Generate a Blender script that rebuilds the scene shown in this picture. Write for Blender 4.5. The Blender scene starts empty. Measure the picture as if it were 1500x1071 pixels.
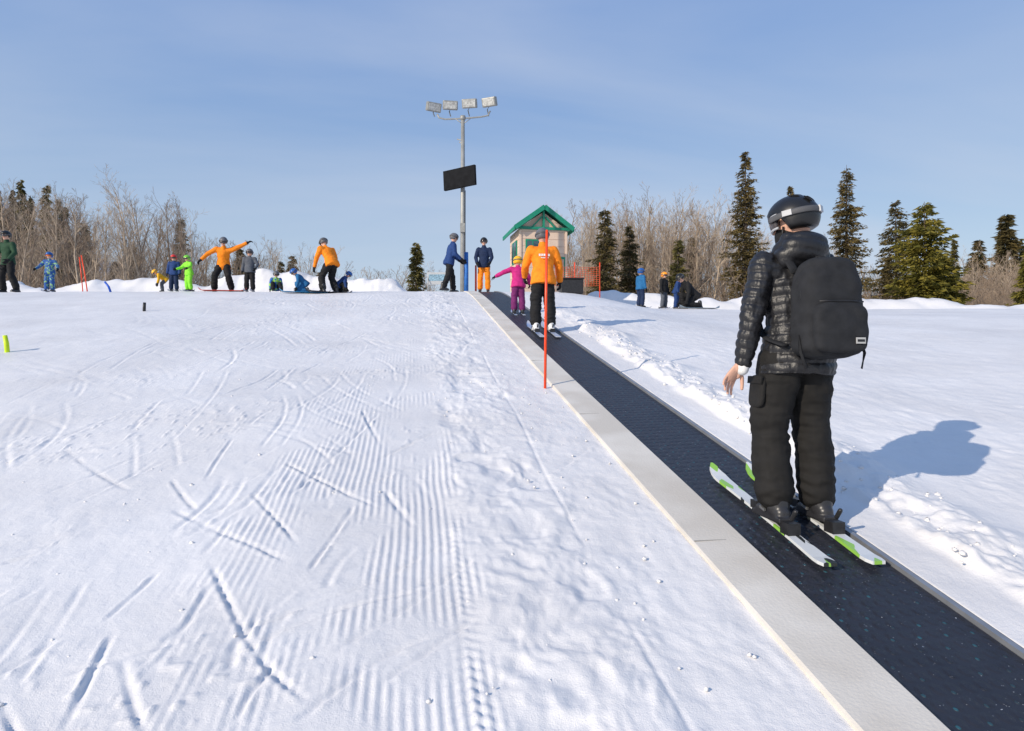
import bpy, math, random
import numpy as np
from mathutils import Vector, Matrix, Euler

random.seed(7); rng=np.random.default_rng(7)
scene=bpy.context.scene
YAW=math.radians(8.25); CS,SN=math.cos(YAW),math.sin(YAW)
EYE=1.63
def W(xc,d): return (xc*CS+d*SN, d*CS-xc*SN)
def B(t,d):            # site position from bearing tangent and depth
    return W(t*d,d)

# ---------------------------------------------------------------- noise
def _h(ix,iy,iz,seed):
    m=0xffffffff
    h=(ix*374761393+iy*668265263+iz*1274126177+seed*97463477)&m
    h=((h^(h>>13))*1274126177)&m
    h=h^(h>>16)
    return h.astype(np.float64)/4294967296.0
def vnoise(x,y,z=None,seed=0):
    if z is None: z=np.zeros_like(x)
    ix=np.floor(x).astype(np.int64);iy=np.floor(y).astype(np.int64);iz=np.floor(z).astype(np.int64)
    fx=x-ix;fy=y-iy;fz=z-iz
    fx=fx*fx*(3-2*fx);fy=fy*fy*(3-2*fy);fz=fz*fz*(3-2*fz)
    def l(a,b,t): return a+(b-a)*t
    two=np.any(z!=0)
    a=l(l(_h(ix,iy,iz,seed),_h(ix+1,iy,iz,seed),fx),l(_h(ix,iy+1,iz,seed),_h(ix+1,iy+1,iz,seed),fx),fy)
    if not two: return a*2-1
    b=l(l(_h(ix,iy,iz+1,seed),_h(ix+1,iy,iz+1,seed),fx),l(_h(ix,iy+1,iz+1,seed),_h(ix+1,iy+1,iz+1,seed),fx),fy)
    return l(a,b,fz)*2-1
def fbm(x,y,z=None,seed=0,oct=3):
    s=0;a=1;n=0;f=1
    for i in range(oct):
        s=s+a*vnoise(x*f,y*f,None if z is None else z*f,seed+i*17); n+=a; a*=.5; f*=2.03
    return s/n
def ss(a,b,x):
    t=np.clip((x-a)/(b-a),0,1); return t*t*(3-2*t)

# ---------------------------------------------------------------- materials
MATS={}
def mat(name,col,rough=.6,var=.15,scale=8,bump=0.0,bscale=40,metal=0,spec=.4,col2=None,contrast=(.35,.65)):
    if name in MATS: return MATS[name]
    m=bpy.data.materials.new(name); m.use_nodes=True; nt=m.node_tree; N=nt.nodes; L=nt.links
    b=N['Principled BSDF']; b.inputs['Roughness'].default_value=rough; b.inputs['Metallic'].default_value=metal
    b.inputs['Specular IOR Level'].default_value=spec
    tc=N.new('ShaderNodeTexCoord'); nz=N.new('ShaderNodeTexNoise'); nz.inputs['Scale'].default_value=scale; nz.inputs['Detail'].default_value=5
    L.new(tc.outputs['Object'],nz.inputs['Vector'])
    cr=N.new('ShaderNodeValToRGB'); cr.color_ramp.elements[0].position=contrast[0]; cr.color_ramp.elements[1].position=contrast[1]
    c=col; lo=[max(0,v*(1-var)) for v in c]; hi=[min(1,v*(1+var)) for v in c]
    if col2: lo=c; hi=col2
    cr.color_ramp.elements[0].color=(*lo,1); cr.color_ramp.elements[1].color=(*hi,1)
    L.new(nz.outputs['Fac'],cr.inputs['Fac']); L.new(cr.outputs['Color'],b.inputs['Base Color'])
    if bump>0:
        n2=N.new('ShaderNodeTexNoise'); n2.inputs['Scale'].default_value=bscale; n2.inputs['Detail'].default_value=4
        L.new(tc.outputs['Object'],n2.inputs['Vector'])
        bp=N.new('ShaderNodeBump'); bp.inputs['Strength'].default_value=bump; bp.inputs['Distance'].default_value=.01
        L.new(n2.outputs['Fac'],bp.inputs['Height']); L.new(bp.outputs['Normal'],b.inputs['Normal'])
    MATS[name]=m; return m

# ---------------------------------------------------------------- mesh helpers
def mesh_from(v,f,name='m',smooth=True):
    me=bpy.data.meshes.new(name); me.from_pydata([tuple(map(float,p)) for p in v],[],[tuple(int(i) for i in q) for q in f]); me.update()
    if smooth: me.polygons.foreach_set('use_smooth',[True]*len(me.polygons))
    return me
def link(me,name,m=None,parent=None,loc=None,rot=None):
    o=bpy.data.objects.new(name,me); scene.collection.objects.link(o)
    if m is not None: me.materials.clear(); me.materials.append(m)
    if parent: o.parent=parent
    if loc is not None: o.location=loc
    if rot is not None: o.rotation_euler=rot
    return o
def empty(name,loc=(0,0,0),rz=0,sc=1):
    e=bpy.data.objects.new(name,None); scene.collection.objects.link(e); e.location=loc; e.rotation_euler=(0,0,rz); e.scale=(sc,)*3; e.empty_display_size=.2
    return e
def nrm(v): v=np.asarray(v,float); return v/(np.linalg.norm(v)+1e-12)
def loft(centers,radii,us,vs,seg=14,cap=True):
    V=[];F=[]
    for c,r,u,v in zip(centers,radii,us,vs):
        rx,ry=(r if hasattr(r,'__len__') else (r,r))
        for k in range(seg):
            a=2*math.pi*k/seg; V.append(c+u*math.cos(a)*rx+v*math.sin(a)*ry)
    n=len(centers)
    for i in range(n-1):
        for k in range(seg):
            k2=(k+1)%seg; F.append((i*seg+k,i*seg+k2,(i+1)*seg+k2,(i+1)*seg+k))
    if cap:
        F.append(tuple(range(seg))[::-1]); F.append(tuple(range((n-1)*seg,n*seg)))
    return V,F
def capsule(p0,p1,r0,r1,sx=1,sy=1,ref=(1,0,0),seg=16):
    p0=np.array(p0,float);p1=np.array(p1,float); w=p1-p0; Ln=np.linalg.norm(w); w=w/Ln if Ln>1e-6 else np.array([0,0,1.])
    ref=np.array(ref,float)
    if abs(np.dot(nrm(ref),w))>.95: ref=np.array([0,1.,0])
    u=nrm(ref-w*np.dot(ref,w)); v=np.cross(w,u)
    C=[];R=[]
    for a in (-80,-55,-30,0):
        a=math.radians(a); C.append(p0+w*r0*math.sin(a)); R.append((r0*math.cos(a)*sx,r0*math.cos(a)*sy))
    for t in (.25,.5,.75):
        C.append(p0+(p1-p0)*t); r=r0+(r1-r0)*t; R.append((r*sx,r*sy))
    for a in (0,30,55,80):
        a=math.radians(a); C.append(p1+w*r1*math.sin(a)); R.append((r1*math.cos(a)*sx,r1*math.cos(a)*sy))
    return loft(C,R,[u]*len(C),[v]*len(C),seg)
def ellips(c,r,R=None,e=1.0,seg=20,rings=12):
    V=[];F=[]; c=np.array(c,float)
    def p(x): return math.copysign(abs(x)**e,x)
    for i in range(rings+1):
        ph=-math.pi/2+math.pi*(i+.02)/(rings+.04)
        for k in range(seg):
            a=2*math.pi*k/seg
            q=np.array([p(math.cos(ph))*p(math.cos(a))*r[0],p(math.cos(ph))*p(math.sin(a))*r[1],p(math.sin(ph))*r[2]])
            if R is not None: q=R@q
            V.append(c+q)
    for i in range(rings):
        for k in range(seg):
            k2=(k+1)%seg; F.append((i*seg+k,i*seg+k2,(i+1)*seg+k2,(i+1)*seg+k))
    F.append(tuple(range(seg))[::-1]); F.append(tuple(range(rings*seg,(rings+1)*seg)))
    return V,F
def boxg(c,s,R=None):
    c=np.array(c,float); V=[];
    for z in (-.5,.5):
        for x,y in ((-.5,-.5),(.5,-.5),(.5,.5),(-.5,.5)):
            q=np.array([x*s[0],y*s[1],z*s[2]])
            if R is not None:q=R@q
            V.append(c+q)
    F=[(3,2,1,0),(4,5,6,7),(0,1,5,4),(1,2,6,5),(2,3,7,6),(3,0,4,7)]
    return V,F
def join(parts):
    V=[];F=[]
    for v,f in parts:
        o=len(V); V+=list(v); F+=[tuple(i+o for i in q) for q in f]
    return V,F
def tube(pts,r,seg=8,ry=None,ref=(0,0,1)):
    pts=[np.array(p,float) for p in pts]; C=[];U=[];VV=[];R=[]
    for i,p in enumerate(pts):
        a=pts[max(0,i-1)];b=pts[min(len(pts)-1,i+1)]; w=nrm(b-a); rf=np.array(ref,float)
        if abs(np.dot(nrm(rf),w))>.95: rf=np.array([1.,0.1,0])
        u=nrm(rf-w*np.dot(rf,w)); v=np.cross(w,u); C.append(p);U.append(u);VV.append(v)
        rr=r[i] if hasattr(r,'__len__') else r
        R.append((rr,ry if ry else rr))
    return loft(C,R,U,VV,seg)
def rx(a): return np.array([[1,0,0],[0,math.cos(a),-math.sin(a)],[0,math.sin(a),math.cos(a)]])
def ry_(a): return np.array([[math.cos(a),0,math.sin(a)],[0,1,0],[-math.sin(a),0,math.cos(a)]])
def rz(a): return np.array([[math.cos(a),-math.sin(a),0],[math.sin(a),math.cos(a),0],[0,0,1]])
def boxo(name,c,s,m,parent,R=None,bev=0.0):
    v,f=boxg(c,s,R); me=mesh_from(v,f,name,False); o=link(me,name,m,parent)
    if bev>0:
        b=o.modifiers.new('b','BEVEL'); b.width=bev; b.segments=2
    return o
def remesh(parts,voxel,sm=4,fn=None,name='m',fac=.5):
    v,f=join(parts); me=mesh_from(v,f,name); o=bpy.data.objects.new('tmp',me); scene.collection.objects.link(o)
    r=o.modifiers.new('r','REMESH'); r.mode='VOXEL'; r.voxel_size=voxel; r.use_smooth_shade=True
    if sm: s=o.modifiers.new('s','SMOOTH'); s.iterations=sm; s.factor=fac
    dg=bpy.context.evaluated_depsgraph_get(); ev=o.evaluated_get(dg)
    out=bpy.data.meshes.new_from_object(ev); out.name=name
    bpy.data.objects.remove(o); bpy.data.meshes.remove(me)
    n=len(out.vertices); co=np.empty(n*3); out.vertices.foreach_get('co',co); co=co.reshape(-1,3)
    if fn is not None and n:
        nn=np.empty(n*3); out.vertices.foreach_get('normal',nn); nn=nn.reshape(-1,3)
        co=co+nn*fn(co)[:,None]
        out.vertices.foreach_set('co',co.ravel()); out.update()
    out.polygons.foreach_set('use_smooth',[True]*len(out.polygons))
    return out

# ---------------------------------------------------------------- terrain
_t=np.arange(-200,400,.5)
def table(px,pz,k):
    z=np.interp(_t,px,pz); ker=np.hanning(k); ker/=ker.sum()
    zp=np.concatenate([np.full(k,z[0]),z,np.full(k,z[-1])]); zz=np.convolve(zp,ker,'same')[k:-k]
    return zz
TL=table([-200,-60,0,16,18,20,22,26,60,400],[-14,-12,0,3.2,3.56,3.80,3.86,3.8,3.0,3.0],7)
TR=table([-200,-60,0,10,12,16,21,28,60,400],[-14,-12,0,1.93,2.26,2.80,3.38,3.55,3.3,3.0],9)
def base(x,y):
    x=np.asarray(x,float);y=np.asarray(y,float)
    d=.9897*y+SN*x
    zl=np.interp(d,_t,TL); zr=np.interp(d,_t,TR)
    w=ss(2.8+.05*d,5+.12*d,x)*ss(2,8,d)
    return zl*(1-w)+zr*w
def macro(x,y):
    x=np.asarray(x,float);y=np.asarray(y,float)
    z=base(x,y); d=.9897*y+SN*x; xc=CS*x-SN*y
    near=ss(1.2,-1.5,x)+ss(3,5,x)
    z=z+near*fbm(x/2.6,y/3.2,seed=3,oct=2)*.045*ss(60,30,d)
    z=z-.10*ss(-.6,-3.2,x)*ss(9,4,d)
    # snow banks behind the crest
    n1=fbm(x/1.3,y/1.3,seed=11,oct=4); n2=fbm(x/4,y/4,seed=12,oct=2)
    c=26+n2*.6
    bl=np.exp(-((d-c)/1.3)**2)*ss(.9,-.8,x)*(1.0+.5*n1+.35*n2)
    c=29+n2*.8
    br=np.exp(-((d-c)/1.3)**2)*ss(6.0,7.8,x)*(1.15-.45*ss(8,24,x)+.35*n1+.18*n2)
    z=z+np.maximum(bl,0)+np.maximum(br,0)
    # distant hills
    z=z+34*np.exp(-(((xc+114)/48)**2+((d-125)/38)**2))*ss(45,80,d)
    z=z+12*np.exp(-(((xc-130)/50)**2+((d-130)/40)**2))*ss(45,80,d)
    # berm along the right-hand side of the lift
    e=fbm(x/.4,y/.4,seed=21,oct=4); e2=fbm(x/.085,y/.085,seed=22,oct=3)
    off=vnoise(y/.9,y*0+3.3,seed=8)*.10+vnoise(y/.25,y*0+1.3,seed=18)*.05
    bh=np.maximum(0,.060+.085*e+.030*e2)*ss(2.60,2.76,x+off)*ss(3.35,2.9,x+off)*ss(19,9,d)
    z=z+bh
    return z
def ground(x,y): return float(macro(np.array([x],float),np.array([y],float))[0])

def axis_grow(s0,g,stop,start,g2=None,stop2=None):
    out=[];p=start;s=s0
    while p<stop: p+=s; s=s*(1+g); out.append(p)
    if g2:
        while p<stop2: p+=s; s=s*(1+g2); out.append(p)
    return out
xi=list(np.arange(-2.9,3.35,.0095))
xr=axis_grow(.0095,.0125,32,xi[-1],.07,1600); xl=[-q for q in axis_grow(.0095,.0125,34,-xi[0],.07,1600)][::-1]
xs=np.array(xl+xi+xr)
yi=[1.5]
while yi[-1]<34: yi.append(yi[-1]+max(.009,.0052*yi[-1]))
s=.2;p=yi[-1]
while p<1800: s*=1.06; p+=s; yi.append(p)
yb=[];p=1.5;s=.05
while p>-900: s*=1.15; p-=s; yb.append(p)
ys=np.array(yb[::-1]+yi)
X,Y=np.meshgrid(xs,ys)
Z=macro(X,Y)
D=.9897*Y+SN*X
nearm=ss(30,14,D)
# lumpy ridge between the groomed lane and the lift panel
wx=X+.06*vnoise(X/.3,Y/.3,seed=71); wy=Y+.08*vnoise(X/.3,Y/.3,seed=72)
a=np.abs(fbm(wx/.13,wy/.20,seed=31,oct=3)); b2=fbm(wx/.06,wy/.07,seed=32,oct=2); b3=fbm(wx/.3,wy/.5,seed=33,oct=2)
jag=.10*vnoise(Y/.35,Y*0+.7,seed=73)+.04*vnoise(Y/.1,Y*0+.7,seed=74)
lane=ss(.12,.34,X+jag)*ss(1.05,.72,X+jag)
foot=ss(.15,.55,fbm(wx/.26,wy/.34,seed=75,oct=2))
Z+=nearm*lane*(.020*(.25-a)+.007*b2+.013*b3+.010-.018*foot)
lane2=ss(.8,.95,X)*ss(1.45,1.38,X)
Z+=nearm*lane2*(.009*fbm(wx/.16,wy/.30,seed=35,oct=3)+.0035*b2)
Z-=nearm*.006*np.exp(-((X-.89-.02*vnoise(Y/1.5,Y*0,seed=4))/.012)**2)*ss(-.6,.2,vnoise(Y/.5,Y*0+.2,seed=76))
# corduroy
pm=ss(-1.15,-.7,X+.35*vnoise(Y/.6,X/.6,seed=41))*ss(.34,.22,X+jag*.6)*ss(13,5,D)
patch=ss(-.10,.40,fbm(wx/.28,wy/.45,seed=42,oct=3)+.30*ss(-.5,.1,X)*ss(6,3,D)-.06)*(.45+.55*ss(8,3.5,D))
Z+=pm*patch*.0042*np.cos(2*math.pi*(X+.006*vnoise(X*0,Y/.4,seed=5))/.042)
rib=np.exp(-((X-.20)/.07)**2)+.7*np.exp(-((X+.42)/.06)**2)+.6*np.exp(-((X+.08)/.05)**2)*ss(4,6,D)
Z+=pm*rib*.005*np.cos(2*math.pi*(Y+.6*np.abs(X-.2))/.06)*ss(-.5,.2,vnoise(X*0+.3,Y/.7,seed=44))
# general small roughness
left=ss(.3,-.1,X)
Z+=nearm*(left*.0035+ss(3.2,3.6,X)*.008)*fbm(X/.09,Y/.12,seed=51,oct=3)
Z+=nearm*(left+ss(3.0,3.4,X))*.010*np.maximum(0,fbm(wx/.30,wy/.45,seed=53,oct=4))
cl=vnoise(X/.04,Y/.045,seed=55); cm=ss(.05,.5,fbm(X/.8,Y/.8,seed=56,oct=3))
Z+=nearm*(left+ss(2.9,3.2,X)*.8)*cm*.011*ss(.4,.9,cl)
# ski tracks
def G(u,v):
    d=1630.0/(v-335); return np.array(W((u-750)/1000*d,d))
def track(pts,w=.03,dep=.016,seed=0):
    pts=[np.array(p,float) for p in pts]
    for _ in range(2):
        if len(pts)>2:
            q=[pts[0]]
            for i in range(len(pts)-1): q+= [pts[i]*.75+pts[i+1]*.25,pts[i]*.25+pts[i+1]*.75]
            pts=q+[pts[-1]]
    P=np.array(pts); m=.12
    i0,i1=np.searchsorted(xs,[P[:,0].min()-m,P[:,0].max()+m]); j0,j1=np.searchsorted(ys,[P[:,1].min()-m,P[:,1].max()+m])
    if i1<=i0 or j1<=j0: return
    x=X[j0:j1,i0:i1];y=Y[j0:j1,i0:i1]; best=np.full(x.shape,9.);S=np.zeros(x.shape);sg=np.ones(x.shape); acc=0
    tot=sum(np.linalg.norm(P[i+1]-P[i]) for i in range(len(P)-1))
    for i in range(len(P)-1):
        a,b=P[i],P[i+1]; ab=b-a; l=np.linalg.norm(ab)+1e-9
        t=np.clip(((x-a[0])*ab[0]+(y-a[1])*ab[1])/l**2,0,1); dd=np.hypot(x-a[0]-t*ab[0],y-a[1]-t*ab[1]); mk=dd<best
        best[mk]=dd[mk]; S[mk]=(acc+t*l)[mk]; sg[mk]=np.sign((x-a[0])*ab[1]-(y-a[1])*ab[0])[mk]; acc+=l
    sd=best*sg; f=S/tot; e=ss(0,.12,f)*ss(1,.80,f)*(.75+.45*vnoise(S/.12,S*0+seed,seed=91))
    r2=.8+.6*vnoise(S/.05,S*0+seed+3,seed=92)
    pr=-np.exp(-(sd/w)**2)+.65*r2*np.exp(-((sd-1.8*w)/(w*.8))**2)+.15*np.exp(-((sd+1.9*w)/(w*.8))**2)
    Z[j0:j1,i0:i1]+=dep*pr*e
T=[[(90,645),(135,680),(200,716)],[(248,738),(330,780),(432,826)],[(305,815),(335,880),(380,970),(465,1040)],[(368,720),(405,760),(440,800)],
[(250,695),(270,725),(292,745)],[(342,640),(318,670),(300,700)],[(415,675),(480,710),(560,748)],[(545,680),(600,650),(662,622)],
[(178,960),(190,1010),(212,1075)],[(165,920),(130,990),(85,1075)],[(0,975),(40,955),(90,925)],[(530,600),(545,630),(560,655)],
[(250,972),(400,905),(560,850),(680,780)],[(0,1010),(12,1040),(28,1075)],[(235,830),(150,905)],[(310,850),(250,950),(205,990)],
[(70,560),(0,590)],[(60,600),(0,612)],[(380,628),(470,655),(540,668)],[(450,840),(520,740)],[(560,1000),(700,905)],[(300,750),(430,700)],
[(120,540),(105,575)],[(440,545),(470,530)],[(610,860),(700,820)],[(500,560),(580,540)],[(330,1071),(420,940)],[(60,800),(0,815)],
[(300,980),(460,900),(640,860)],[(480,960),(600,890),(720,800)],[(430,1060),(560,960),(640,930)],[(420,730),(500,660),(560,600)]]
for n,k in enumerate(T): track([G(*q) for q in k],w=random.uniform(.011,.015),dep=random.uniform(.011,.016) if n<14 else random.uniform(.008,.012),seed=n)
for i in range(360):
    x=random.uniform(-12,.6) if i%2 else random.uniform(-4,.6); y=random.uniform(2.6,17); an=random.choice([random.gauss(.7,.4),random.gauss(2.3,.4),random.gauss(1.5,.3)]); l=random.uniform(.5,2.6)
    if y<5: l*=.6
    bend=random.uniform(-.35,.35); w_=random.uniform(.012,.016)*(1+y*.05)
    pt=[(x,y),(x+math.cos(an)*l/2,y+math.sin(an)*l/2),(x+math.cos(an)*l/2+math.cos(an+bend)*l/2,y+math.sin(an)*l/2+math.sin(an+bend)*l/2)]
    track(pt,w=w_,dep=random.uniform(.0035,.010),seed=i)
    if random.random()<.3:
        o=np.array((math.sin(an),-math.cos(an)))*random.uniform(.12,.3); track([np.array(q)+o for q in pt],w=w_,dep=random.uniform(.003,.007),seed=i+500)
for i in range(60):
    x=random.uniform(3.8,16); y=random.uniform(4,20); an=random.gauss(2.0,.5); l=random.uniform(.6,2.5)
    track([(x,y),(x+math.cos(an)*l,y+math.sin(an)*l)],w=random.uniform(.02,.035),dep=random.uniform(.004,.009),seed=i)
# corridor of the lift
cor=ss(1.43,1.46,X+.012*vnoise(Y/.06,Y*0,seed=9))*ss(2.36,2.33,X)*ss(21.5,20.5,D)
Z=Z*(1-cor)+(base(X,Y)-.07)*cor
fl=ss(2.34,2.36,X)*ss(2.70,2.6,X+.04*vnoise(Y/.2,Y*0,seed=19))*ss(20,18,D)
Z=Z*(1-fl)+(base(X,Y)+.006*fbm(X/.12,Y/.2,seed=61))*fl
ny,nx=X.shape
me=bpy.data.meshes.new('snow_ground'); nv=nx*ny; me.vertices.add(nv)
me.vertices.foreach_set('co',np.stack([X,Y,Z],-1).astype(np.float32).ravel())
idx=np.arange(nv).reshape(ny,nx); q=np.stack([idx[:-1,:-1],idx[:-1,1:],idx[1:,1:],idx[1:,:-1]],-1).reshape(-1,4); nf=len(q)
me.loops.add(nf*4); me.loops.foreach_set('vertex_index',q.ravel().astype(np.int32)); me.polygons.add(nf)
me.polygons.foreach_set('loop_start',np.arange(0,nf*4,4,dtype=np.int32)); me.polygons.foreach_set('loop_total',np.full(nf,4,dtype=np.int32))
me.update(calc_edges=True); me.polygons.foreach_set('use_smooth',np.ones(nf,dtype=bool))
def snow_mat():
    m=bpy.data.materials.new('snow'); m.use_nodes=True; nt=m.node_tree;N=nt.nodes;L=nt.links; b=N['Principled BSDF']
    b.inputs['Roughness'].default_value=.5; b.inputs['Specular IOR Level'].default_value=.25
    tc=N.new('ShaderNodeTexCoord')
    n=N.new('ShaderNodeTexNoise'); n.inputs['Scale'].default_value=.7; n.inputs['Detail'].default_value=8; n.inputs['Roughness'].default_value=.6; L.new(tc.outputs['Object'],n.inputs['Vector'])
    cr=N.new('ShaderNodeValToRGB'); cr.color_ramp.elements[0].position=.3; cr.color_ramp.elements[1].position=.65
    cr.color_ramp.elements[0].color=(.70,.68,.668,1); cr.color_ramp.elements[1].color=(.83,.81,.795,1)
    L.new(n.outputs['Fac'],cr.inputs['Fac']); L.new(cr.outputs['Color'],b.inputs['Base Color'])
    n1=N.new('ShaderNodeTexNoise'); n1.inputs['Scale'].default_value=26; n1.inputs['Detail'].default_value=6; n1.inputs['Roughness'].default_value=.68; L.new(tc.outputs['Object'],n1.inputs['Vector'])
    b1=N.new('ShaderNodeBump'); b1.inputs['Strength'].default_value=.42; b1.inputs['Distance'].default_value=.012; L.new(n1.outputs['Fac'],b1.inputs['Height'])
    n2=N.new('ShaderNodeTexNoise'); n2.inputs['Scale'].default_value=190; n2.inputs['Detail'].default_value=3; L.new(tc.outputs['Object'],n2.inputs['Vector'])
    b3=N.new('ShaderNodeBump'); b3.inputs['Strength'].default_value=.45; b3.inputs['Distance'].default_value=.004; L.new(n2.outputs['Fac'],b3.inputs['Height']); L.new(b1.outputs['Normal'],b3.inputs['Normal'])
    L.new(b3.outputs['Normal'],b.inputs['Normal']); return m
SNOW=snow_mat()
link(me,'snow_ground',SNOW)
# loose crumbs of snow along the berm, panel edge and on the slope
cv=[]
for i in range(420):
    k=i%4
    if k<2: x=random.gauss(2.86,.14); y=random.uniform(1.4,11); r=random.uniform(.006,.017)
    elif k==2: x=random.uniform(.2,1.36); y=random.uniform(1.9,8); r=random.uniform(.004,.010)
    else: x=random.uniform(-3,.3); y=random.uniform(2,9); r=random.uniform(.004,.011)
    if k<2 and x<2.6: x=2.6+random.random()*.1
    g=ground(x,y); v,f=ellips((x,y,g+r*.05+(.006 if k==2 else 0)),(r*random.uniform(.8,1.3),r*random.uniform(.8,1.3),r*.75),seg=7,rings=5)
    cv.append(([p+rng.normal(0,r*.13,3) for p in v],f))
link(mesh_from(*join(cv),'clods'),'snow_clods',SNOW)

# ---------------------------------------------------------------- conveyor lift
lift=empty('conveyor_lift')
yy=np.concatenate([np.arange(-6,16,.4),np.arange(16,19.6,.2)])
def strip(name,prof,m,y1=19.4,closed=True):
    V=[];F=[]; n=len(prof); Y2=[q for q in yy if q<=y1]
    for y in Y2:
        for (x,dz) in prof: V.append((x,y,float(base(x,y))+dz))
    for i in range(len(Y2)-1):
        for k in range(n-1 if not closed else n):
            k2=(k+1)%n; F.append((i*n+k,i*n+k2,(i+1)*n+k2,(i+1)*n+k))
    if closed: F.append(tuple(range(n))[::-1]); F.append(tuple(range((len(Y2)-1)*n,len(Y2)*n)))
    me=mesh_from(V,[f[::-1] for f in F],name,False)
    return link(me,name,m,lift)
def belt_mat():
    m=bpy.data.materials.new('rubber_belt'); m.use_nodes=True; nt=m.node_tree;N=nt.nodes;L=nt.links; b=N['Principled BSDF']
    b.inputs['Roughness'].default_value=.48; b.inputs['Specular IOR Level'].default_value=.4
    tc=N.new('ShaderNodeTexCoord')
    def grid(scale,off):
        mp=N.new('ShaderNodeMapping'); mp.inputs['Scale'].default_value=(scale[0],scale[1],0); mp.inputs['Location'].default_value=(off[0],off[1],0); L.new(tc.outputs['Object'],mp.inputs['Vector'])
        fr=N.new('ShaderNodeVectorMath'); fr.operation='FRACTION'; L.new(mp.outputs[0],fr.inputs[0])
        sb=N.new('ShaderNodeVectorMath'); sb.operation='SUBTRACT'; sb.inputs[1].default_value=(.5,.5,0); L.new(fr.outputs[0],sb.inputs[0])
        ml=N.new('ShaderNodeVectorMath'); ml.operation='MULTIPLY'; ml.inputs[1].default_value=(1,1,0); L.new(sb.outputs[0],ml.inputs[0])
        ln=N.new('ShaderNodeVectorMath'); ln.operation='LENGTH'; L.new(ml.outputs[0],ln.inputs[0]); return ln.outputs['Value']
    def lt(v,t0,t1):
        r=N.new('ShaderNodeMapRange'); r.inputs['From Min'].default_value=t0; r.inputs['From Max'].default_value=t1; r.inputs['To Min'].default_value=1; r.inputs['To Max'].default_value=0; L.new(v,r.inputs['Value']); return r.outputs['Result']
    g1=lt(grid((8.5,6.5),(0,0)),.05,.08); g2=lt(grid((8.5,6.5),(.5,.5)),.05,.08)
    mx=N.new('ShaderNodeMath'); mx.operation='MAXIMUM'; L.new(g1,mx.inputs[0]); L.new(g2,mx.inputs[1])
    st=lt(grid((17,13),(.25,.25)),.2,.45)
    nz=N.new('ShaderNodeTexNoise'); nz.inputs['Scale'].default_value=7; nz.inputs['Detail'].default_value=4; L.new(tc.outputs['Object'],nz.inputs['Vector'])
    wr=N.new('ShaderNodeMapRange'); wr.inputs['From Min'].default_value=.40; wr.inputs['From Max'].default_value=.62; L.new(nz.outputs['Fac'],wr.inputs['Value'])
    mm=N.new('ShaderNodeMath'); mm.operation='MULTIPLY'; L.new(mx.outputs[0],mm.inputs[0]); L.new(wr.outputs[0],mm.inputs[1])
    bc=N.new('ShaderNodeMix'); bc.data_type='RGBA'; bc.inputs['A'].default_value=(.013,.014,.021,1); bc.inputs['B'].default_value=(.028,.030,.040,1); L.new(nz.outputs['Fac'],bc.inputs['Factor'])
    c=N.new('ShaderNodeMix'); c.data_type='RGBA'; L.new(bc.outputs['Result'],c.inputs['A']); c.inputs['B'].default_value=(.022,.085,.115,1); L.new(mm.outputs[0],c.inputs['Factor'])
    ns=N.new('ShaderNodeTexNoise'); ns.inputs['Scale'].default_value=85; ns.inputs['Detail'].default_value=2; L.new(tc.outputs['Object'],ns.inputs['Vector'])
    fr=N.new('ShaderNodeMapRange'); fr.inputs['From Min'].default_value=.72; fr.inputs['From Max'].default_value=.76; L.new(ns.outputs['Fac'],fr.inputs['Value'])
    c2=N.new('ShaderNodeMix'); c2.data_type='RGBA'; L.new(c.outputs['Result'],c2.inputs['A']); c2.inputs['B'].default_value=(.45,.47,.5,1); L.new(fr.outputs[0],c2.inputs['Factor'])
    L.new(c2.outputs['Result'],b.inputs['Base Color'])
    ad=N.new('ShaderNodeMath'); ad.operation='ADD'; L.new(st,ad.inputs[0]); L.new(mx.outputs[0],ad.inputs[1])
    bp=N.new('ShaderNodeBump'); bp.inputs['Strength'].default_value=.7; bp.inputs['Distance'].default_value=.008; L.new(ad.outputs[0],bp.inputs['Height']); L.new(bp.outputs['Normal'],b.inputs['Normal'])
    return m
M_panel=mat('frosted_panel',(.60,.55,.475),.7,.1,2.2,.22,70,col2=(.72,.675,.60))
M_alu=mat('aluminium_trim',(.33,.34,.36),.5,.1,10,metal=.6)
M_dark=mat('dark_plastic',(.02,.02,.022),.45,.3,20)
strip('belt',[(1.722,-.04),(2.288,-.04),(2.288,0),(1.722,0)],belt_mat())
strip('side_panel',[(1.42,-.06),(1.712,-.06),(1.712,.016),(1.705,.022),(1.43,.022),(1.42,.015)],M_panel)
strip('belt_guide',[(1.712,-.05),(1.722,-.05),(1.722,.012),(1.712,.012)],M_dark)
strip('side_rail',[(2.291,-.05),(2.318,-.05),(2.318,.020),(2.291,.020)],M_alu)
strip('side_rail_lip',[(2.318,-.05),(2.335,-.05),(2.335,.010),(2.318,.010)],M_dark)
sv=[]
for y in np.arange(0.9,19,2.44):
    z=float(base(1.57,y))+.0215; sl=math.atan(.198); sv.append(boxg((1.567,y,z),(.272,.004,.003),rx(sl)))
link(mesh_from(*join(sv),'seams',False),'panel_seams',mat('seam',(.28,.27,.25),.8),lift)

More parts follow.
